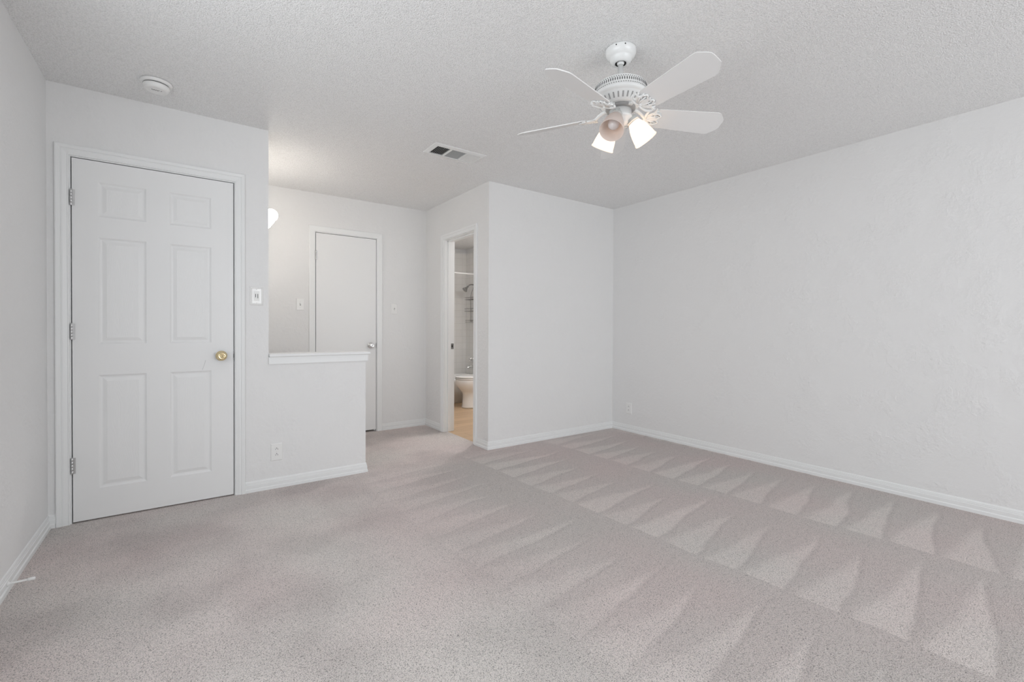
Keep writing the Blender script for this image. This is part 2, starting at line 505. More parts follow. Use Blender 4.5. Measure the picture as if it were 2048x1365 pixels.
# ------------------------------------------------------------------ half wall cap
t = thing('trim_1', 'white ledge cap with apron on top of the half wall', 'ledge', ((XC + XH) / 2, YD + WT / 2, 0.862), 0, 'structure')
b = MB(); c = (XC + XH) / 2
b.box(XC - c + 0.001, XH - c + 0.030, -WT / 2 - .030, WT / 2 + .030, 0.042, 0.062, 0.004)
b.build('ledge_board', M_TRIM, t)
b = MB()
for s in (-1, 1):
    ya, yb = (-WT / 2 - .014, -WT / 2 - .0002) if s < 0 else (WT / 2 + .0002, WT / 2 + .014)
    b.box(XC - c + 0.0, XH - c + 0.014, ya, yb, -.008, 0.0415)
b.box(XH - c + .0002, XH - c + 0.014, -WT / 2, WT / 2, -.008, 0.0415)
b.box(XC - c + .001, XH - c, -WT / 2 , WT / 2, 0.0, 0.0415)
b.build('apron', M_TRIM, t)

# ------------------------------------------------------------------ baseboards
BB = [(0, 0), (.014, 0), (.014, .019), (.0115, .0225), (.0095, .024), (.0102, .046), (.0075, .0485), (.0075, .0555), (.0058, .057), (.0058, .063), (.004, .070), (.001, .0725), (0, .0725)]
def baseboard(name, segs, label):
    b = MB()
    for p0, p1, nrm, m0, m1 in segs:
        p0 = Vector((*p0, 0)); p1 = Vector((*p1, 0)); d = (p1 - p0).normalized(); nv = Vector((*nrm, 0))
        rings = [[tuple(p + nv * t_ + d * (sg * mm * t_) + Vector((0, 0, z))) for t_, z in BB] for p, sg, mm in ((p0, 1, m0), (p1, -1, m1))]
        b.loft(rings, False, True, True)
    return struct(name, b, M_TRIM, label, 'baseboard')
baseboard('baseboard_left', [((XL, YN), (XL, YD), (1, 0), 0, 1)], 'white baseboard along the left wall')
baseboard('baseboard_front', [((XL, YD), (-0.577, YD), (0, -1), 1, 0)], 'tiny piece of white baseboard between left corner and door casing')
baseboard('baseboard_half', [((0.322, YD), (XH, YD), (0, -1), 0, -1), ((XH, YD), (XH, YD + WT), (1, 0), -1, -1), ((XH, YD + WT), (0.40, YD + WT), (0, 1), -1, 0)],
          'white baseboard wrapping the half wall under the outlet')
baseboard('baseboard_hall', [((0.40, YF), (0.994, YF), (0, -1), 0, 0), ((1.733, YF), (XB, YF), (0, -1), 0, 1)], 'white baseboard on the far hall wall beside the closet door')
baseboard('baseboard_bathroom', [((XB, YF), (XB, 4.431), (-1, 0), 1, 0), ((XB, 3.688), (XB, YD), (-1, 0), 0, -1)], 'white baseboard either side of the bathroom doorway')
baseboard('baseboard_corner', [((XB, YD), (XR, YD), (0, -1), -1, 1)], 'white baseboard under the blank wall beside the bathroom')
baseboard('baseboard_right', [((XR, YD), (XR, YN), (-1, 0), 1, 0)], 'long white baseboard along the right wall')

# ------------------------------------------------------------------ doors
CAS = [(0, 0), (0, .009), (.004, .0105), (.007, .008), (.010, .009), (.024, .0125), (.030, .0125), (.033, .011), (.036, .0145), (.050, .0165), (.055, .0150), (.057, .011), (.057, 0)]
CAS_FLAT = [(0, 0), (0, .009), (.004, .0115), (.045, .0145), (.053, .0140), (.057, .010), (.057, 0)]
def casing_mesh(a0, a1, ztop, prof, out=-1):
    """three mitred lengths in local coordinates (x along the wall, -y out of it)"""
    b = MB()
    def ring(pt, ux, uz): return [(pt[0] + ux * u, out * w, pt[1] + uz * u) for u, w in prof]
    path = [((a0, 0), -1, 0), ((a0, ztop), -1, 1), ((a1, ztop), 1, 1), ((a1, 0), 1, 0)]
    b.loft([ring(*q) for q in path], False, True, True)
    return b
def hinge_mesh(x, y, zc):
    b = MB()
    b.box(x - .0022, x + .0135, y + .0046, y + .0062, zc - .0445, zc + .0445)
    for k in range(5):
        za = zc - .0445 + k * .0178
        b.M = Matrix.Translation((x, y, za + .0003))
        b.lathe([(.0058, 0), (.0062, .0008), (.0062, .0166), (.0058, .0172)], 14)
    b.M = Matrix.Translation((x, y, zc + .0445)); b.lathe([(.0045, 0), (.0035, .0035), (.001, .004)], 12)
    b.M = Matrix.Identity(4)
    return b
def knob_mesh(x, z, keyed):
    b = MB()
    b.M = Matrix.Translation((x, 0.0015, z)) @ Matrix.Rotation(PI / 2, 4, 'X')      # local z points out of the wall
    b.lathe([(.0325, 0), (.0325, .003), (.029, .007), (.017, .010), (.0125, .014), (.0115, .030), (.016, .036), (.0245, .043), (.0275, .052),
             (.0265, .060), (.0215, .0655), (.0165, .0670), (.0130, .0655)] if keyed else
            [(.0325, 0), (.0325, .003), (.028, .008), (.014, .011), (.0115, .016), (.0115, .030), (.017, .037), (.0255, .045), (.0275, .053), (.025, .062), (.017, .0665), (.012, .065)], 40)
    b.lathe([(.0105, .062), (.0105, .0665), (.008, .0675)], 24)
    b.mat = 1
    b.box(-.0012, .0012, -.0065, .0065, .0672, .0682)
    return b
def jamb_mesh(x0, x1, ztop, stop_y0):
    """two legs and a head lining the opening, with a stop strip behind the slab"""
    b = MB()
    b.box(x0 - GAP - JT + .0002, x0 - GAP, .0006, WT - .0006, 0, ztop + GAP)
    b.box(x1 + GAP, x1 + GAP + JT - .0002, .0006, WT - .0006, 0, ztop + GAP)
    b.box(x0 - GAP - JT + .0002, x1 + GAP + JT - .0002, .0006, WT - .0006, ztop + GAP, ztop + GAP + JT - .0002)
    b.box(x0 - GAP, x0 + .010, stop_y0, stop_y0 + .035, 0, ztop)
    b.box(x1 - .010, x1 + GAP, stop_y0, stop_y0 + .035, 0, ztop)
    b.box(x0 - GAP, x1 + GAP, stop_y0, stop_y0 + .035, ztop - .010, ztop + GAP)
    return b
def panel_slab(W, z0, z1, cols, rows):
    """moulded six panel slab; local x 0..W, front face at y = 0.0015"""
    b = MB(); yf, th = .0015, .035
    xs = sorted({0, W, *[q for c_ in cols for q in c_]}); zs = sorted({z0, z1, *[q for r_ in rows for q in r_]})
    for i in range(len(xs) - 1):
        for j in range(len(zs) - 1):
            if (xs[i], xs[i + 1]) in cols and (zs[j], zs[j + 1]) in rows: continue
            b.add([(xs[i], yf, zs[j]), (xs[i + 1], yf, zs[j]), (xs[i + 1], yf, zs[j + 1]), (xs[i], yf, zs[j + 1])], [(0, 1, 2, 3)])
    steps = [(0, 0), (.003, .0022), (.009, .0065), (.013, .0075), (.018, .0075), (.034, .0020), (.037, .0012)]
    for cx in cols:
        for rz_ in rows:
            R = [[(cx[0] + e, yf + d, rz_[0] + e), (cx[1] - e, yf + d, rz_[0] + e), (cx[1] - e, yf + d, rz_[1] - e), (cx[0] + e, yf + d, rz_[1] - e)] for e, d in steps]
            b.loft(R, False, False, False)
            b.mat = 1; b.add(R[-1], [(0, 1, 2, 3)]); b.mat = 0
    b.add([(0, yf, z0), (W, yf, z0), (W, yf, z1), (0, yf, z1), (0, yf + th, z0), (W, yf + th, z0), (W, yf + th, z1), (0, yf + th, z1)],
          [(0, 4, 5, 1), (1, 5, 6, 2), (2, 6, 7, 3), (3, 7, 4, 0), (4, 7, 6, 5)])
    return b

# six panel door
ox = D1[0]
t = thing('door_1', 'white six panel door with brass knob and three hinges, left of the half wall', 'door', (ox, YD, 0), 0, 'structure')
W1 = D1[1] - D1[0]
cols = [(0.109, 0.324), (0.435, 0.648)]
rows = [(0.180, 0.828), (1.006, 1.614), (1.731, 1.929)]
panel_slab(W1, D1[2], D1[3], cols, rows).build('slab', [M_DOOR, M_GRAIN], t)
jamb_mesh(0, W1, D1[3], .038).build('jamb', M_TRIM, t)
casing_mesh(-.0115, W1 + .0085, D1[3] + .011, CAS).build('casing', M_TRIM, t)
for zc in (1.824, 1.076, 0.325):
    hinge_mesh(-.0018, -.0052, zc).build('hinge', M_STEEL, t)
kb = knob_mesh(0.702, 0.920, True).build('knob', [M_BRASS, M_DARK], t); kb['label'] = 'polished brass round knob'
b = MB(); b.box(W1 + .0002, W1 + .0032, -.0030, .012, .890, .948); b.mat = 1; b.box(W1 - .0004, W1 + .0022, -.0036, .004, .906, .932)
b.build('strike_plate', [M_STRIKE, M_DARK], t)
# faint scratch on the paint beside the knob
b = MB(); b.tube([(0.600 + .018 * math.sin(k / 9 * 1.3), .0013, .835 + k * .0075) for k in range(9)], .0006, 5)
b.build('scratch', M_GREY, t)

# flush closet door
t = thing('door_2', 'plain flush white closet door with chrome knob on the far hall wall', 'door', (D2[0], YF, 0), 0, 'structure')
W2 = D2[1] - D2[0]
b = MB(); b.box(0, W2, .0015, .0365, D2[2], D2[3]); b.build('slab', M_DOOR, t)
jamb_mesh(0, W2, D2[3], .038).build('jamb', M_TRIM, t)
casing_mesh(-.0095, W2 + .0100, D2[3] + .011, CAS_FLAT).build('casing', M_TRIM, t)
for zc in (1.826, 0.28):
    hinge_mesh(-.0018, -.0052, zc).build('hinge', M_STEEL, t)
kb = knob_mesh(0.545, 0.920, False).build('knob', [M_CHROME, M_DARK], t); kb['label'] = 'chrome round knob'
b = MB(); b.box(W2 + .0002, W2 + .0032, -.0030, .012, .890, .948); b.mat = 1; b.box(W2 - .0004, W2 + .0022, -.0036, .004, .904, .934)
b.build('strike_plate', [M_STRIKE, M_DARK], t)

# open bathroom doorway: local x runs towards -Y, local -y points to -X
t = thing('door_3', 'open bathroom doorway with white casing and latch strike', 'doorway', (XB, D3[1], 0), -PI / 2, 'structure')
W3 = D3[1] - D3[0]
casing_mesh(-.006, W3 + .006, D3[2] + .006, CAS).build('casing', M_TRIM, t)
b = MB()
b.box(-JT + .0002, 0, .0006, WT - .0006, 0, D3[2]); b.box(W3, W3 + JT - .0002, .0006, WT - .0006, 0, D3[2])
b.box(-JT + .0002, W3 + JT - .0002, .0006, WT - .0006, D3[2], D3[2] + JT - .0002)
b.box(0, .011, .040, .075, 0, D3[2]); b.box(W3 - .011, W3, .040, .075, 0, D3[2]); b.box(0, W3, .040, .075, D3[2] - .011, D3[2])
b.build('jamb', M_TRIM, t)
b = casing_mesh(-.006, W3 + .006, D3[2] + .006, CAS, 1)
b.v = [(x, y + WT, z) for x, y, z in b.v]; b.build('inner_casing', M_TRIM, t)
b = MB(); b.box(0, .0015, .078, .112, .882, .942); b.mat = 1; b.box(.0005, .0022, .087, .101, .900, .924)
b.build('strike_plate', [M_STRIKE, M_DARK], t)

# windows outside the frame; the left wall one is added for its light
def window(name, label, loc, rz, w_, hh):
    t = thing(name, label, 'window', loc, rz, 'structure')
    hw = w_ / 2
    b = MB()
    for a_, c_ in ((-hw + .0005, -hw + .04), (hw - .04, hw - .0005), (-.025, .025)): b.box(a_, c_, -.03, .03, .0005, hh - .0005)
    for a_, c_ in ((-hw + .04, -.025), (.025, hw - .04)):
        b.box(a_, c_, -.03, .03, .0005, .04); b.box(a_, c_, -.03, .03, hh - .04, hh - .0005)
    b.build('window_frame', M_FRAME, t)
    for a_, c_ in ((-hw + .04, -.025), (.025, hw - .04)):
        b = MB(); b.box(a_, c_, -.015, .015, hh / 2 - .02, hh / 2 + .02); b.build('meeting_rail', M_FRAME, t)
window('window_1', 'wide white framed window behind the viewpoint', ((WIN[0] + WIN[1]) / 2, YN - .06, WIN[2]), 0, WIN[1] - WIN[0], WIN[3] - WIN[2])
window('window_added', 'unseen white framed window added in the left wall to even the light', (XL - .06, (WIN2[0] + WIN2[1]) / 2, WIN2[2]), PI / 2, WIN2[1] - WIN2[0], WIN2[3] - WIN2[2])

# ------------------------------------------------------------------ switches and outlets (local -y points out of the wall)
def wall_plate(parent, w=.070, h=.115, mat=None):
    b = MB()
    prof = [(0, 0), (0, .003), (.003, .0055), (.006, .0062)]
    R = [[(-w / 2 + e, -d, -h / 2 + e), (w / 2 - e, -d, -h / 2 + e), (w / 2 - e, -d, h / 2 - e), (-w / 2 + e, -d, h / 2 - e)] for e, d in prof]
    b.loft(R, False, True, True)
    return b.build('plate', mat or M_PLASTIC, parent)
def screw(parent, z, mat=None):
    b = MB(); b.M = Matrix.Translation((0, -.0062, z)) @ Matrix.Rotation(PI / 2, 4, 'X')
    b.lathe([(.0034, 0), (.003, .0010), (.001, .0014)], 14); b.mat = 1; b.box(-.0028, .0028, -.0004, .0004, .0010, .0016)
    return b.build('screw', [mat or M_PLASTIC, M_GREY], parent)
def toggle_switch(loc, rz, label, up=True):
    t = thing('light_switch', label, 'light switch', loc, rz, None, 'toggle switches in the hall')
    wall_plate(t)
    b = MB(); b.mat = 1; b.box(-.0055, .0055, -.0066, -.0060, -.012, .012); b.mat = 0
    s = 1 if up else -1
    b.M = Matrix.Translation((0, -.005, 0)) @ Matrix.Rotation(-s * 0.5, 4, 'X')
    b.box(-.0045, .0045, -.014, 0, -.005, .005, .001)
    b.build('toggle', [M_PLASTIC, M_GREY], t)
    for z in (.030, -.030): screw(t, z)
    return t
def outlet(loc, rz, label):
    t = thing('power_outlet', label, 'power outlet', loc, rz, None, 'duplex wall outlets')
    wall_plate(t, .072, .118)
    for z in (.0195, -.0195):
        b = MB()
        pts = []
        for k in range(28):
            a = 2 * PI * k / 28
            pts.append((.0172 * math.cos(a), max(-.0142, min(.0142, .0172 * math.sin(a)))))
        b.M = Matrix.Translation((0, -.0061, z)) @ Matrix.Rotation(PI / 2, 4, 'X')
        b.plate(pts, 0, .0016)
        b.mat = 1
        b.box(-.0076, -.0054, -.0045, .0030, .0014, .0020); b.box(.0054, .0076, -.0045, .0030, .0014, .0020)
        b.M = b.M @ Matrix.Translation((0, .0072, .0014)); b.lathe([(.0028, 0), (.0028, .0006)], 12)
        b.build('receptacle', [M_PLASTIC, M_DARK], t)
    screw(t, 0)
    return t
toggle_switch((0.916, YF, 1.3325), 0, 'small white toggle switch left of the flush closet door', True)
toggle_switch((1.868, YF, 1.3135), 0, 'small white toggle switch right of the flush closet door', False)
outlet((0.514, YD, 0.2485), 0, 'white duplex outlet low on the half wall')
outlet((XR, 3.257, 0.249), -PI / 2, 'white duplex outlet low on the right wall near the corner')

t = thing('fan_control', 'glossy decorative wall plate with two slide controls beside the six panel door', 'wall switch', (0.3935, YD, 1.315))
b = MB()
w, h = .078, .122
prof = [(0, 0), (0, .003), (.003, .008), (.007, .0095), (.011, .0070), (.014, .0062), (.018, .0062)]
R = [[(-w / 2 + e, -d, -h / 2 + e), (w / 2 - e, -d, -h / 2 + e), (w / 2 - e, -d, h / 2 - e), (-w / 2 + e, -d, h / 2 - e)] for e, d in prof]
b.loft(R, False, True, True)
for sx in (-1, 1):
    for sz in (-1, 1):
        b.sphere((sx * .030, -.006, sz * .052), .005, 12, 8)
b.build('plate', M_GLOSSY, t)
b = MB(); b.box(-.0165, .0165, -.0085, -.006, -.033, .033, .001); b.build('control_face', M_PLASTIC, t)
for px_, pz in ((-.006, .004), (.007, -.002)):
    b = MB(); b.mat = 1; b.box(px_ - .0016, px_ + .0016, -.0090, -.0084, -.014, .014); b.mat = 0
    b.box(px_ - .0040, px_ + .0040, -.0125, -.0084, pz - .019, pz - .013, .0008)
    b.build('slider', [M_PLASTIC, M_DARK], t)
for z in (.046, -.046): screw(t, z)

# ------------------------------------------------------------------ door stop on the left baseboard
t = thing('door_stop', 'small white rod door stop screwed to the left baseboard', 'door stop', (XL + .010, 2.745, 0.036))
b = MB(); b.M = Matrix.Rotation(PI / 2, 4, 'Y'); b.lathe([(.010, 0), (.010, .003), (.005, .007), (.0042, .010), (.0042, .060)], 16); b.build('rod', M_PLASTIC, t)
b = MB(); b.M = Matrix.Rotation(PI / 2, 4, 'Y'); b.lathe([(.0042, .058), (.0062, .060), (.0068, .072), (.0060, .080), (.004, .082)], 16); b.build('tip', M_PLASTIC, t)

# ------------------------------------------------------------------ smoke detector
t = thing('smoke_detector', 'round white smoke detector on the ceiling above the six panel door', 'smoke detector', (-0.122, 3.168, HC))
b = MB(); b.lathe([(.0700, -.0015), (.0715, -.006), (.0700, -.014), (.060, -.017), (.05, -.017)], 56); b.build('base', M_PLASTIC, t)
b = MB(); b.mat = 1; b.lathe([(.0560, -.0165), (.0560, -.021)], 48); b.mat = 0
b.lathe([(.0585, -.021), (.0590, -.028), (.0560, -.041), (.046, -.0475), (.042, -.0460), (.030, -.0465), (.0, -.047)], 56, True, True, False)
b.mat = 1
for k in range(7):
    b.box(-.020 + k * .005, -.0175 + k * .005, -.014 + (k % 2) * .003, -.006 + (k % 2) * .003, -.0478, -.0464)
b.build('cover', [M_PLASTIC, M_DARK], t)
b = MB(); b.M = Matrix.Translation((.022, -.008, -.0465)); b.lathe([(.004, 0), (.004, -.001), (.002, -.0016)], 16); b.build('test_button', M_GREY, t)

# ------------------------------------------------------------------ ceiling air vent
VX0, VX1, VY0, VY1 = 1.466, 1.898, 2.993, 3.212
cx, cy = (VX0 + VX1) / 2, (VY0 + VY1) / 2
t = thing('air_vent', 'rectangular white ceiling air register with three banks of louvers', 'air vent', (cx, cy, HC), math.radians(0))
HX, HY = (VX1 - VX0) / 2, (VY1 - VY0) / 2
ix, iy = HX - .034, HY - .034
b = MB()
prof = [(0, 0), (0, -.003), (.004, -.0055), (.026, -.010), (.034, -.010), (.034, -.001)]
R = [[(-HX + e, -HY + e, z), (HX - e, -HY + e, z), (HX - e, HY - e, z), (-HX + e, HY - e, z)] for e, z in prof]
b.loft(R, False, False, False)
for xd in (-ix / 3 - .006, ix / 3 + .006): b.box(xd - .007, xd + .007, -iy, iy, -.011, -.001)
b.build('frame', M_FAN, t)
b = MB(); b.box(-ix - .001, ix + .001, -iy - .001, iy + .001, -.0016, -.0004); b.build('duct_shade', M_DARK, t)  # near-black sheet standing in for the shade up the duct
def slat(u0, u1, v, along, tilt, wd=.0105):
    b = MB(); th = .0007
    if along == 'y':
        b.M = Matrix.Translation((v, 0, -.0062)) @ Matrix.Rotation(tilt, 4, 'Y'); b.box(-wd / 2, wd / 2, u0, u1, -th / 2, th / 2)
    else:
        b.M = Matrix.Translation((0, v, -.0062)) @ Matrix.Rotation(tilt, 4, 'X'); b.box(u0, u1, -wd / 2, wd / 2, -th / 2, th / 2)
    b.build('slat', M_FAN, t)
s0 = ix / 3 + .006
for k in range(8):
    x_ = -ix + .006 + k * (ix - s0 - .013) / 7
    slat(-iy, iy, x_, 'y', math.radians(-42))
for k in range(10):
    y_ = -iy + .007 + k * (2 * iy - .014) / 9
    slat(-s0 + .007, s0 - .007, y_, 'x', math.radians(62), .0085)
for k in range(9):
    x_ = s0 + .013 + k * (ix - s0 - .017) / 8
    slat(-iy, iy, x_, 'y', math.radians(35), .0082)

# ------------------------------------------------------------------ ceiling fan
FX, FY = 1.70, 1.487
fan = thing('ceiling_fan', 'white five blade ceiling fan with a three shade light kit', 'ceiling fan', (FX, FY, HC))
b = MB()
b.lathe([(.060, -.0002), (.0710, -.0010), (.0725, -.005), (.0725, -.014), (.0700, -.024), (.0640, -.034), (.0575, -.040), (.0535, -.0425), (.0530, -.045), (.0505, -.052),
         (.0440, -.061), (.0370, -.066), (.0300, -.067), (.0260, -.065), (.0245, -.060), (.0245, -.050)], 64, True, False, False)
b.mat = 1
b.lathe([(.0240, -.0505), (.0, -.0500)], 40, False, False, False)  # dark lining paints the shade inside the canopy around the ball
b.lathe([(.0262, -.0655), (.0240, -.0625), (.0240, -.0510)], 40, True, False, False)
for az in (205, 238, 60):
    b.M = Matrix.Rotation(math.radians(az), 4, 'Z') @ Matrix.Translation((.0722, 0, -.012)) @ Matrix.Rotation(PI / 2, 4, 'Y')
    b.lathe([(.0032, -.001), (.0032, .0008)], 12)
b.build('canopy', [M_FAN, M_DARK], fan)
b = MB(); b.sphere((0, 0, -.058), .0185, 28, 16); b.build('hanger_ball', M_FAN, fan)
b = MB(); b.lathe([(.0127, -.060), (.0127, -.158), (.019, -.160), (.019, -.172)], 28); b.build('downrod', M_FAN, fan)
# motor housing with a pierced band and a slotted lower dish
b = MB()
b.lathe([(.0, -.160), (.055, -.161), (.095, -.166), (.113, -.172), (.1185, -.177), (.1200, -.181), (.1245, -.216), (.1280, -.219), (.1290, -.225), (.1270, -.233), (.1190, -.2375),
         (.1160, -.2385), (.1140, -.2410), (.0880, -.2740), (.0820, -.2770), (.0, -.277)], 96, True, False, False)
b.build('motor_housing', M_FAN, fan)
b = MB()
NB = 72
for k in range(NB):
    a = 2 * PI * k / NB
    for dz, rz_, rw in ((0, .0105, .0019), (.0145, .0020, .0020), (-.0145, .0020, .0020)):
        aa = a if dz == 0 else a + PI / NB
        z = -.1985 + dz
        r = .1200 + (-.181 - z) / .035 * .0045
        b.M = Matrix.Rotation(aa, 4, 'Z') @ Matrix.Translation((r - .0008, 0, z)) @ Matrix.Rotation(PI / 2, 4, 'Y')
        pts = [(rz_ * math.cos(q * 2 * PI / 10), rw * math.sin(q * 2 * PI / 10)) for q in range(10)]
        b.plate(pts, 0, .0013)
b.build('pierced_band', M_DARK, fan)
b = MB()
sl = math.atan2(.0330, .0260)
for k in range(30):
    a = 2 * PI * k / 30
    b.M = Matrix.Rotation(a, 4, 'Z') @ Matrix.Translation((.1010, 0, -.2575)) @ Matrix.Rotation(-sl, 4, 'Y')
    b.box(-.0125, .0125, -.0034, .0034, -.0012, .0009, .0006)
b.build('cooling_slots', M_GREY, fan)
b = MB(); b.lathe([(.066, -.2765), (.070, -.279), (.070, -.287), (.064, -.290), (.040, -.290)], 48); b.build('flywheel', M_GREY, fan)  # grey colour painted in for the shaded gap under the dish
b = MB()
b.lathe([(.048, -.288), (.0525, -.291), (.0530, -.318), (.0560, -.322), (.0560, -.328), (.050, -.333), (.038, -.340), (.036, -.350), (.028, -.356), (.016, -.360), (.010, -.366), (.0, -.368)], 48, True, True, False)
b.mat = 1
b.M = Matrix.Rotation(math.radians(214), 4, 'Z') @ Matrix.Translation((.0528, 0, -.305)) @ Matrix.Rotation(PI / 2, 4, 'Y')
b.lathe([(.0045, -.001), (.0045, .0008)], 14); b.mat = 0; b.lathe([(.0033, 0), (.0033, .0016)], 14)
b.build('switch_housing', [M_FAN, M_DARK], fan)

BZ = -.311; PITCH_B = math.radians(19.5); R_TIP = .533
def blade_outline():
    # local x outward from r=.150 to the clipped tip
    r0, r1 = .150, R_TIP
    w0, w1 = .055, .069
    pts = [(r0 + .012, -w0 + .010), (r0 + .030, -w0)]
    pts += [(r1 - .055, -w1), (r1 - .040, -w1 + .003), (r1 - .010, -w1 + .030), (r1 - .002, -w1 + .040), (r1, -w1 + .055)]
    pts += [(r1, w1 - .055), (r1 - .002, w1 - .040), (r1 - .010, w1 - .030), (r1 - .040, w1 - .003), (r1 - .055, w1)]
    pts += [(r0 + .030, w0), (r0 + .012, w0 - .010), (r0, w0 - .030), (r0, -w0 + .030)]
    return pts
PH = 190.7
for k in range(5):
    az = math.radians(PH + 72 * k)
    A = Matrix.Rotation(az, 4, 'Z')
    tilt = Matrix.Translation((0, 0, BZ)) @ Matrix.Rotation(-PITCH_B, 4, 'X')
    b = MB(); b.M = A @ tilt
    b.plate(blade_outline(), 0, .0042)
    bl = b.build('blade', M_BLADE, fan)
    # ornate bracket: solid arm from the flywheel, then a pierced butterfly plate under the blade root
    b = MB(); b.M = A
    b.tube([(.062, 0, -.2815), (.085, 0, -.2840), (.105, 0, -.295), (.122, 0, -.310), (.140, 0, BZ - .0045)], [.0085, .0085, .0075, .0080, .0085], 10)
    b.box(.052, .074, -.011, .011, -.2895, -.2775, .002)
    b.M = A @ tilt
    rim = []
    for q in range(25):
        s = -1 + q / 12
        x = .192 - .045 * s * s - .012 * math.cos(3 * PI * s) + (.010 if abs(s) < .04 else 0)
        rim.append((x, .062 * s, -.0045))
    b.tube(rim, .0042, 8)
    for sg in (-1, 1):
        b.tube([(.128, .004 * sg, -.0050), (.122, .022 * sg, -.0055), (.124, .042 * sg, -.0055), (.134, .056 * sg, -.0052), (.149, .062 * sg, -.0045)], [.0070, .0062, .0055, .0050, .0042], 8)
        for yy_, xx_ in ((.018, .188), (.036, .192), (.052, .176)):
            b.tube([(.130, yy_ * .35 * sg, -.0048), (.158, yy_ * .80 * sg, -.0058), (xx_, yy_ * sg, -.0045)], [.0048, .0034, .0034], 7)
        b.tube([(.150, .028 * sg, -.005), (.160, .036 * sg, -.006), (.168, .030 * sg, -.006), (.164, .020 * sg, -.005)], .0030, 7)
    b.plate([(.118, -.014), (.150, -.017), (.196, -.004), (.196, .004), (.150, .017), (.118, .014)], -.0070, -.0008)
    for sx_, sy_ in ((.140, 0), (.172, -.030), (.172, .030)):
        b.M = A @ tilt @ Matrix.Translation((sx_, sy_, -.0072)); b.lathe([(.0045, .006), (.0045, 0), (.002, -.0012)], 12)
    b.build('blade_bracket', M_FAN, bl)

S_BASE_R, S_BASE_Z, S_MOUTH_R, S_MOUTH_Z = .060, -.336, .125, -.430
for k, (azd, lit) in enumerate(((203, False), (325, True), (86, True))):
    az = math.radians(azd)
    u = Vector((math.cos(az), math.sin(az), 0))
    p0 = u * S_BASE_R + Vector((0, 0, S_BASE_Z)); p1 = u * S_MOUTH_R + Vector((0, 0, S_MOUTH_Z))
    d = (p1 - p0).normalized()
    F = axis_frame(p0, d)
    b = MB()
    b.tube([tuple(u * .030 + Vector((0, 0, -.332))), tuple(u * .044 + Vector((0, 0, -.325))), tuple(p0 - d * .012)], .0085, 10)
    b.M = F; b.lathe([(.006, -.020), (.021, -.018), (.0265, -.012), (.0275, -.002), (.0290, .010), (.0270, .010), (.0250, .0)], 36, True, True, False)
    b.M = F @ Matrix.Translation((.0290, 0, .006)) @ Matrix.Rotation(PI / 2, 4, 'Y'); b.lathe([(.0030, -.002), (.0030, .007)], 10)
    b.build('lamp_holder', M_SOCKET, fan)
    b = MB(); b.M = F
    outer = [(.0265, .0005), (.0282, .002), (.0290, .006), (.0275, .010), (.0320, .020), (.0385, .034), (.0445, .052), (.0490, .072), (.0520, .090), (.0535, .100), (.0532, .104), (.0560, .108), (.0570, .1125), (.0560, .115)]
    inner = [(.0545, .1145), (.0535, .109), (.0505, .102), (.0490, .088), (.0460, .070), (.0415, .051), (.0355, .033), (.0295, .020), (.0250, .012), (.0245, .0005)]
    b.lathe(outer + inner, 56, True, False, False)
    sh = b.build('lamp_shade', M_SHADE_LIT if lit else M_SHADE_OFF, fan)
    sh['label'] = 'glowing frosted glass shade' if lit else 'unlit frosted glass shade'
    b = MB(); b.M = F
    b.lathe([(.0130, .002), (.0130, .022), (.0165, .030), (.0235, .044), (.0270, .058), (.0265, .068), (.0215, .080), (.012, .0875), (.0, .090)], 32, True, True, False)
    b.build('bulb', M_BULB_LIT if lit else M_BULB_OFF, sh)

# ------------------------------------------------------------------ vanity globe lights on the hall side wall
t = thing('vanity_light', 'row of glowing globe bulbs peeking past the door wall edge', 'wall light', (0.40, 4.11, 1.94))
b = MB(); b.box(.0005, .035, -.42, .42, -.055, .055, .004); b.build('back_plate', M_CHROME, t)
for k in range(5):
    yk = 3.81 - 4.11 + k * .15
    b = MB(); b.M = Matrix.Translation((.034, yk, 0)) @ Matrix.Rotation(PI / 2, 4, 'Y'); b.lathe([(.024, 0), (.024, .010), (.018, .024), (.018, .045)], 24)
    hd = b.build('bulb_holder', M_CHROME, t)
    b = MB(); b.sphere((.125, yk, 0), .046, 32, 18); b.build('globe_bulb', M_GLOBE, hd)

# ------------------------------------------------------------------ bathroom
# toilet: local origin on the floor at the side wall, bowl pointing to -x
def egg(z, xf, xb, hw_, n=40, p=2.0):
    xm = xf + hw_ * 1.18 if xf + hw_ * 1.18 < xb else (xf + xb) / 2
    R = []
    for k in range(n):
        a = 2 * PI * k / n
        c_, s_ = math.cos(a), math.sin(a)
        if c_ < 0: x = xm + c_ * (xm - xf)
        else: x = xm + (abs(c_) ** .55) * (xb - xm)
        R.append((x, hw_ * s_, z))
    return R
t = thing('toilet', 'white toilet with closed lid in front of the tub', 'toilet', (XT + .037, 5.55, 0))
b = MB()
b.loft([egg(0, -.750, -.20, .122), egg(.015, -.750, -.20, .122), egg(.05, -.742, -.20, .116), egg(.14, -.735, -.20, .112), egg(.195, -.738, -.20, .116), egg(.225, -.755, -.20, .130), egg(.26, -.790, -.20, .152),
        egg(.30, -.820, -.20, .170), egg(.345, -.838, -.20, .182), egg(.385, -.842, -.20, .185), egg(.397, -.838, -.20, .182)])
b.build('bowl', M_PORC, t)
b = MB(); b.loft([egg(.400, -.838, -.24, .182), egg(.403, -.846, -.24, .188), egg(.414, -.846, -.24, .188), egg(.417, -.840, -.24, .184)]); b.build('seat', M_PORC, t)
b = MB(); b.loft([egg(.4225, -.838, -.24, .183), egg(.425, -.846, -.24, .188), egg(.436, -.844, -.24, .187), egg(.443, -.830, -.245, .176), egg(.447, -.78, -.26, .14)]); b.build('lid', M_PORC, t)
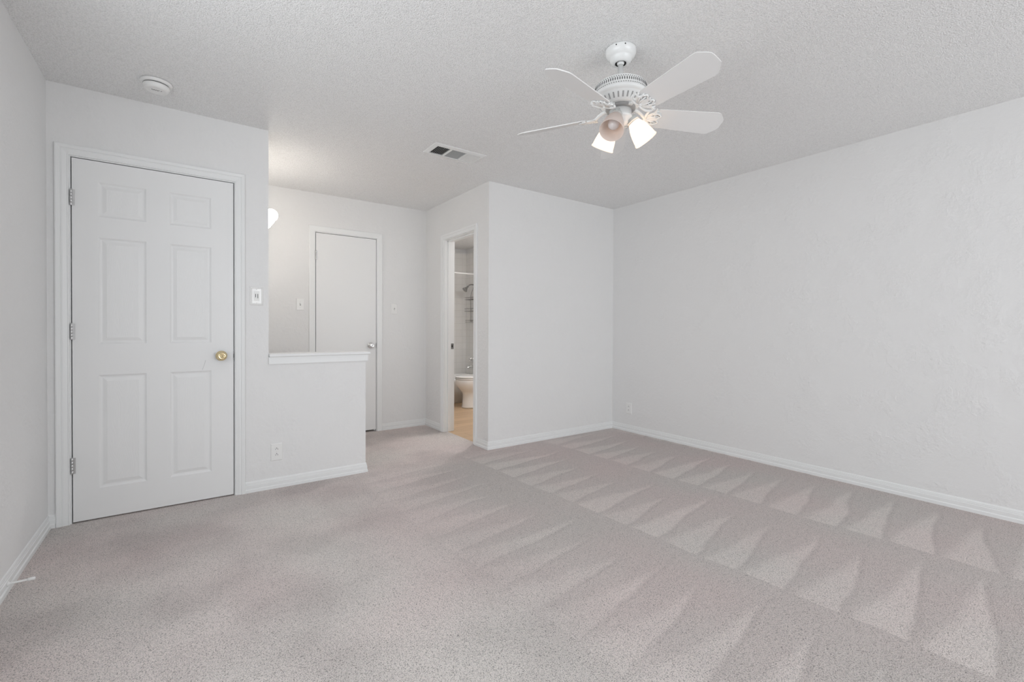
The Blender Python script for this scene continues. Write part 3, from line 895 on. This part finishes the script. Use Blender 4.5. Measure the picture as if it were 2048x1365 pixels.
b = MB(); b.box(-.215, -.012, -.225, .225, .385, .735, .02); b.box(-.225, -.008, -.235, .235, .737, .775, .012); b.build('tank', M_PORC, t)
b = MB(); b.box(-.235, -.2152, .12, .19, .69, .705, .003); b.build('flush_lever', M_CHROME, t)

# bathtub across the end
def rrect(xa, xb, ya, yb, r, z, n=6):
    R = []
    for cx_, cy_, a0 in ((xb - r, yb - r, 0), (xa + r, yb - r, 90), (xa + r, ya + r, 180), (xb - r, ya + r, 270)):
        for k in range(n + 1):
            a = math.radians(a0 + 90 * k / n)
            R.append((cx_ + r * math.cos(a), cy_ + r * math.sin(a), z))
    return R
xa, xb_, ya, yb_ = XB + WT + .002, XT - .002, 5.93, YT - .002
b = MB()
b.loft([rrect(xa, xb_, ya + .012, yb_, .004, 0), rrect(xa, xb_, ya + .012, yb_, .004, .295), rrect(xa, xb_, ya, yb_, .008, .315), rrect(xa, xb_, ya, yb_, .008, .348), rrect(xa + .006, xb_ - .006, ya + .006, yb_ - .006, .010, .356),
        rrect(xa + .07, xb_ - .07, ya + .07, yb_ - .06, .09, .356), rrect(xa + .085, xb_ - .085, ya + .085, yb_ - .075, .10, .335), rrect(xa + .16, xb_ - .12, ya + .12, yb_ - .11, .12, .06), rrect(xa + .22, xb_ - .18, ya + .18, yb_ - .17, .10, .045)], True, True, True)
o = b.build('bathtub', M_PORC); tag(o, 'white bathtub across the end of the bathroom behind the toilet', 'bathtub')

t = thing('curtain_rod', 'white straight shower curtain rod spanning above the tub', 'shower rod', ((XB + WT + XR) / 2, 5.955, 1.925))
L = (XR - XB - WT) / 2
b = MB(); b.M = Matrix.Translation((-L + .001, 0, 0)) @ Matrix.Rotation(PI / 2, 4, 'Y'); b.lathe([(.0125, 0), (.0125, 2 * L - .042)], 18); b.build('rod', M_PLASTIC, t)
for s in (-1, 1):
    b = MB(); b.M = Matrix.Translation((s * (L - (.0005 if s < 0 else .0405)), 0, 0)) @ Matrix.Rotation(-s * PI / 2, 4, 'Y'); b.lathe([(.026, 0), (.026, .006), (.016, .014), (.0135, .02)], 24); b.build('flange', M_PLASTIC, t)

t = thing('shower_fixture', 'chrome shower head on a bent arm above the wire caddy', 'shower head', (XT, 6.42, 1.815))
b = MB(); b.M = Matrix.Rotation(-PI / 2, 4, 'Y'); b.lathe([(.030, .0005), (.030, .004), (.014, .012)], 24); b.build('flange', M_CHROME, t)
b = MB(); b.tube([(-.002, 0, 0), (-.06, 0, .004), (-.10, 0, -.006), (-.135, 0, -.038)], .0105, 12); b.build('arm', M_DULL, t)
b = MB(); b.M = axis_frame((-.128, 0, -.032), (-.72, 0, -.70)); b.lathe([(.014, 0), (.016, .012), (.013, .022), (.020, .036), (.040, .074), (.043, .080), (.043, .088), (.036, .091), (.0, .091)], 32, True, True, False); b.build('spray_head', M_DULL, t)

t = thing('shower_caddy', 'three tier wire shower caddy hanging below the shower head', 'shower caddy', (XT, 6.42, 1.20))
b = MB(); zt = .56
for s in (-1, 1):
    b.tube([(-.012, s * .11, .02), (-.012, s * .11, zt - .12), (-.012, s * .085, zt - .06), (-.012, s * .03, zt - .01), (-.014, s * .016, zt + .022), (-.014, s * .008, zt + .034)], .0028, 7)
b.tube([(-.014, -.008, zt + .034), (-.014, .008, zt + .034)], .0028, 7)
b.build('hanger', M_WIRE, t)
for zb, dep, hgt in ((.375, .115, .035), (.185, .115, .045), (.005, .10, .035)):
    b = MB()
    def loop(z, r=.0026): b.tube([(-.014, -.13, z), (-dep, -.13, z), (-dep, .13, z), (-.014, .13, z)], r, 7, True, False)
    loop(zb); loop(zb + hgt)
    for q in range(9):
        yy_ = -.115 + q * .23 / 8
        b.tube([(-.014, yy_, zb), (-dep, yy_, zb), (-dep, yy_, zb + hgt)], .0014, 5, False, False)
    b.build('basket', M_WIRE, t)

t = thing('tub_valve', 'chrome shower valve with lever handle on the tub tile', 'faucet valve', (XT, 6.42, 0.609))
b = MB(); b.M = Matrix.Rotation(-PI / 2, 4, 'Y'); b.lathe([(.046, .0005), (.046, .004), (.036, .010), (.020, .013), (.018, .045), (.014, .047)], 36); b.build('escutcheon', M_CHROME, t)
b = MB(); b.M = Matrix.Rotation(-PI / 2, 4, 'Y'); b.lathe([(.010, .045), (.020, .050), (.030, .060), (.033, .075), (.028, .090), (.016, .098), (.0, .100)], 30, True, True, False); b.build('handle', M_CHROME, t)
t = thing('tub_spout', 'chrome tub spout below the shower valve', 'tub spout', (XT, 6.42, 0.482))
b = MB(); b.tube([(-.0008, 0, 0), (-.05, 0, .001), (-.095, 0, -.001), (-.125, 0, -.012), (-.138, 0, -.030)], [.026, .024, .022, .020, .017], 20); b.build('spout', M_CHROME, t)

# ceiling lamp added out of view to brighten the bathroom
t = thing('added_bath_lamp', 'unseen round ceiling lamp added to brighten the bathroom', 'ceiling lamp', (3.1, 4.4, HC))
b = MB(); b.lathe([(.13, -.0005), (.13, -.02), (.12, -.025)], 40); b.build('base', M_FAN, t)
b = MB(); b.lathe([(.12, -.0255), (.115, -.05), (.08, -.075), (.0, -.085)], 40, True, True, False)
b.build('diffuser', simple('added_lamp_glow', (1, 1, 1), 0.4, 0, (1.0, 0.97, 0.95), BATH_W), t)
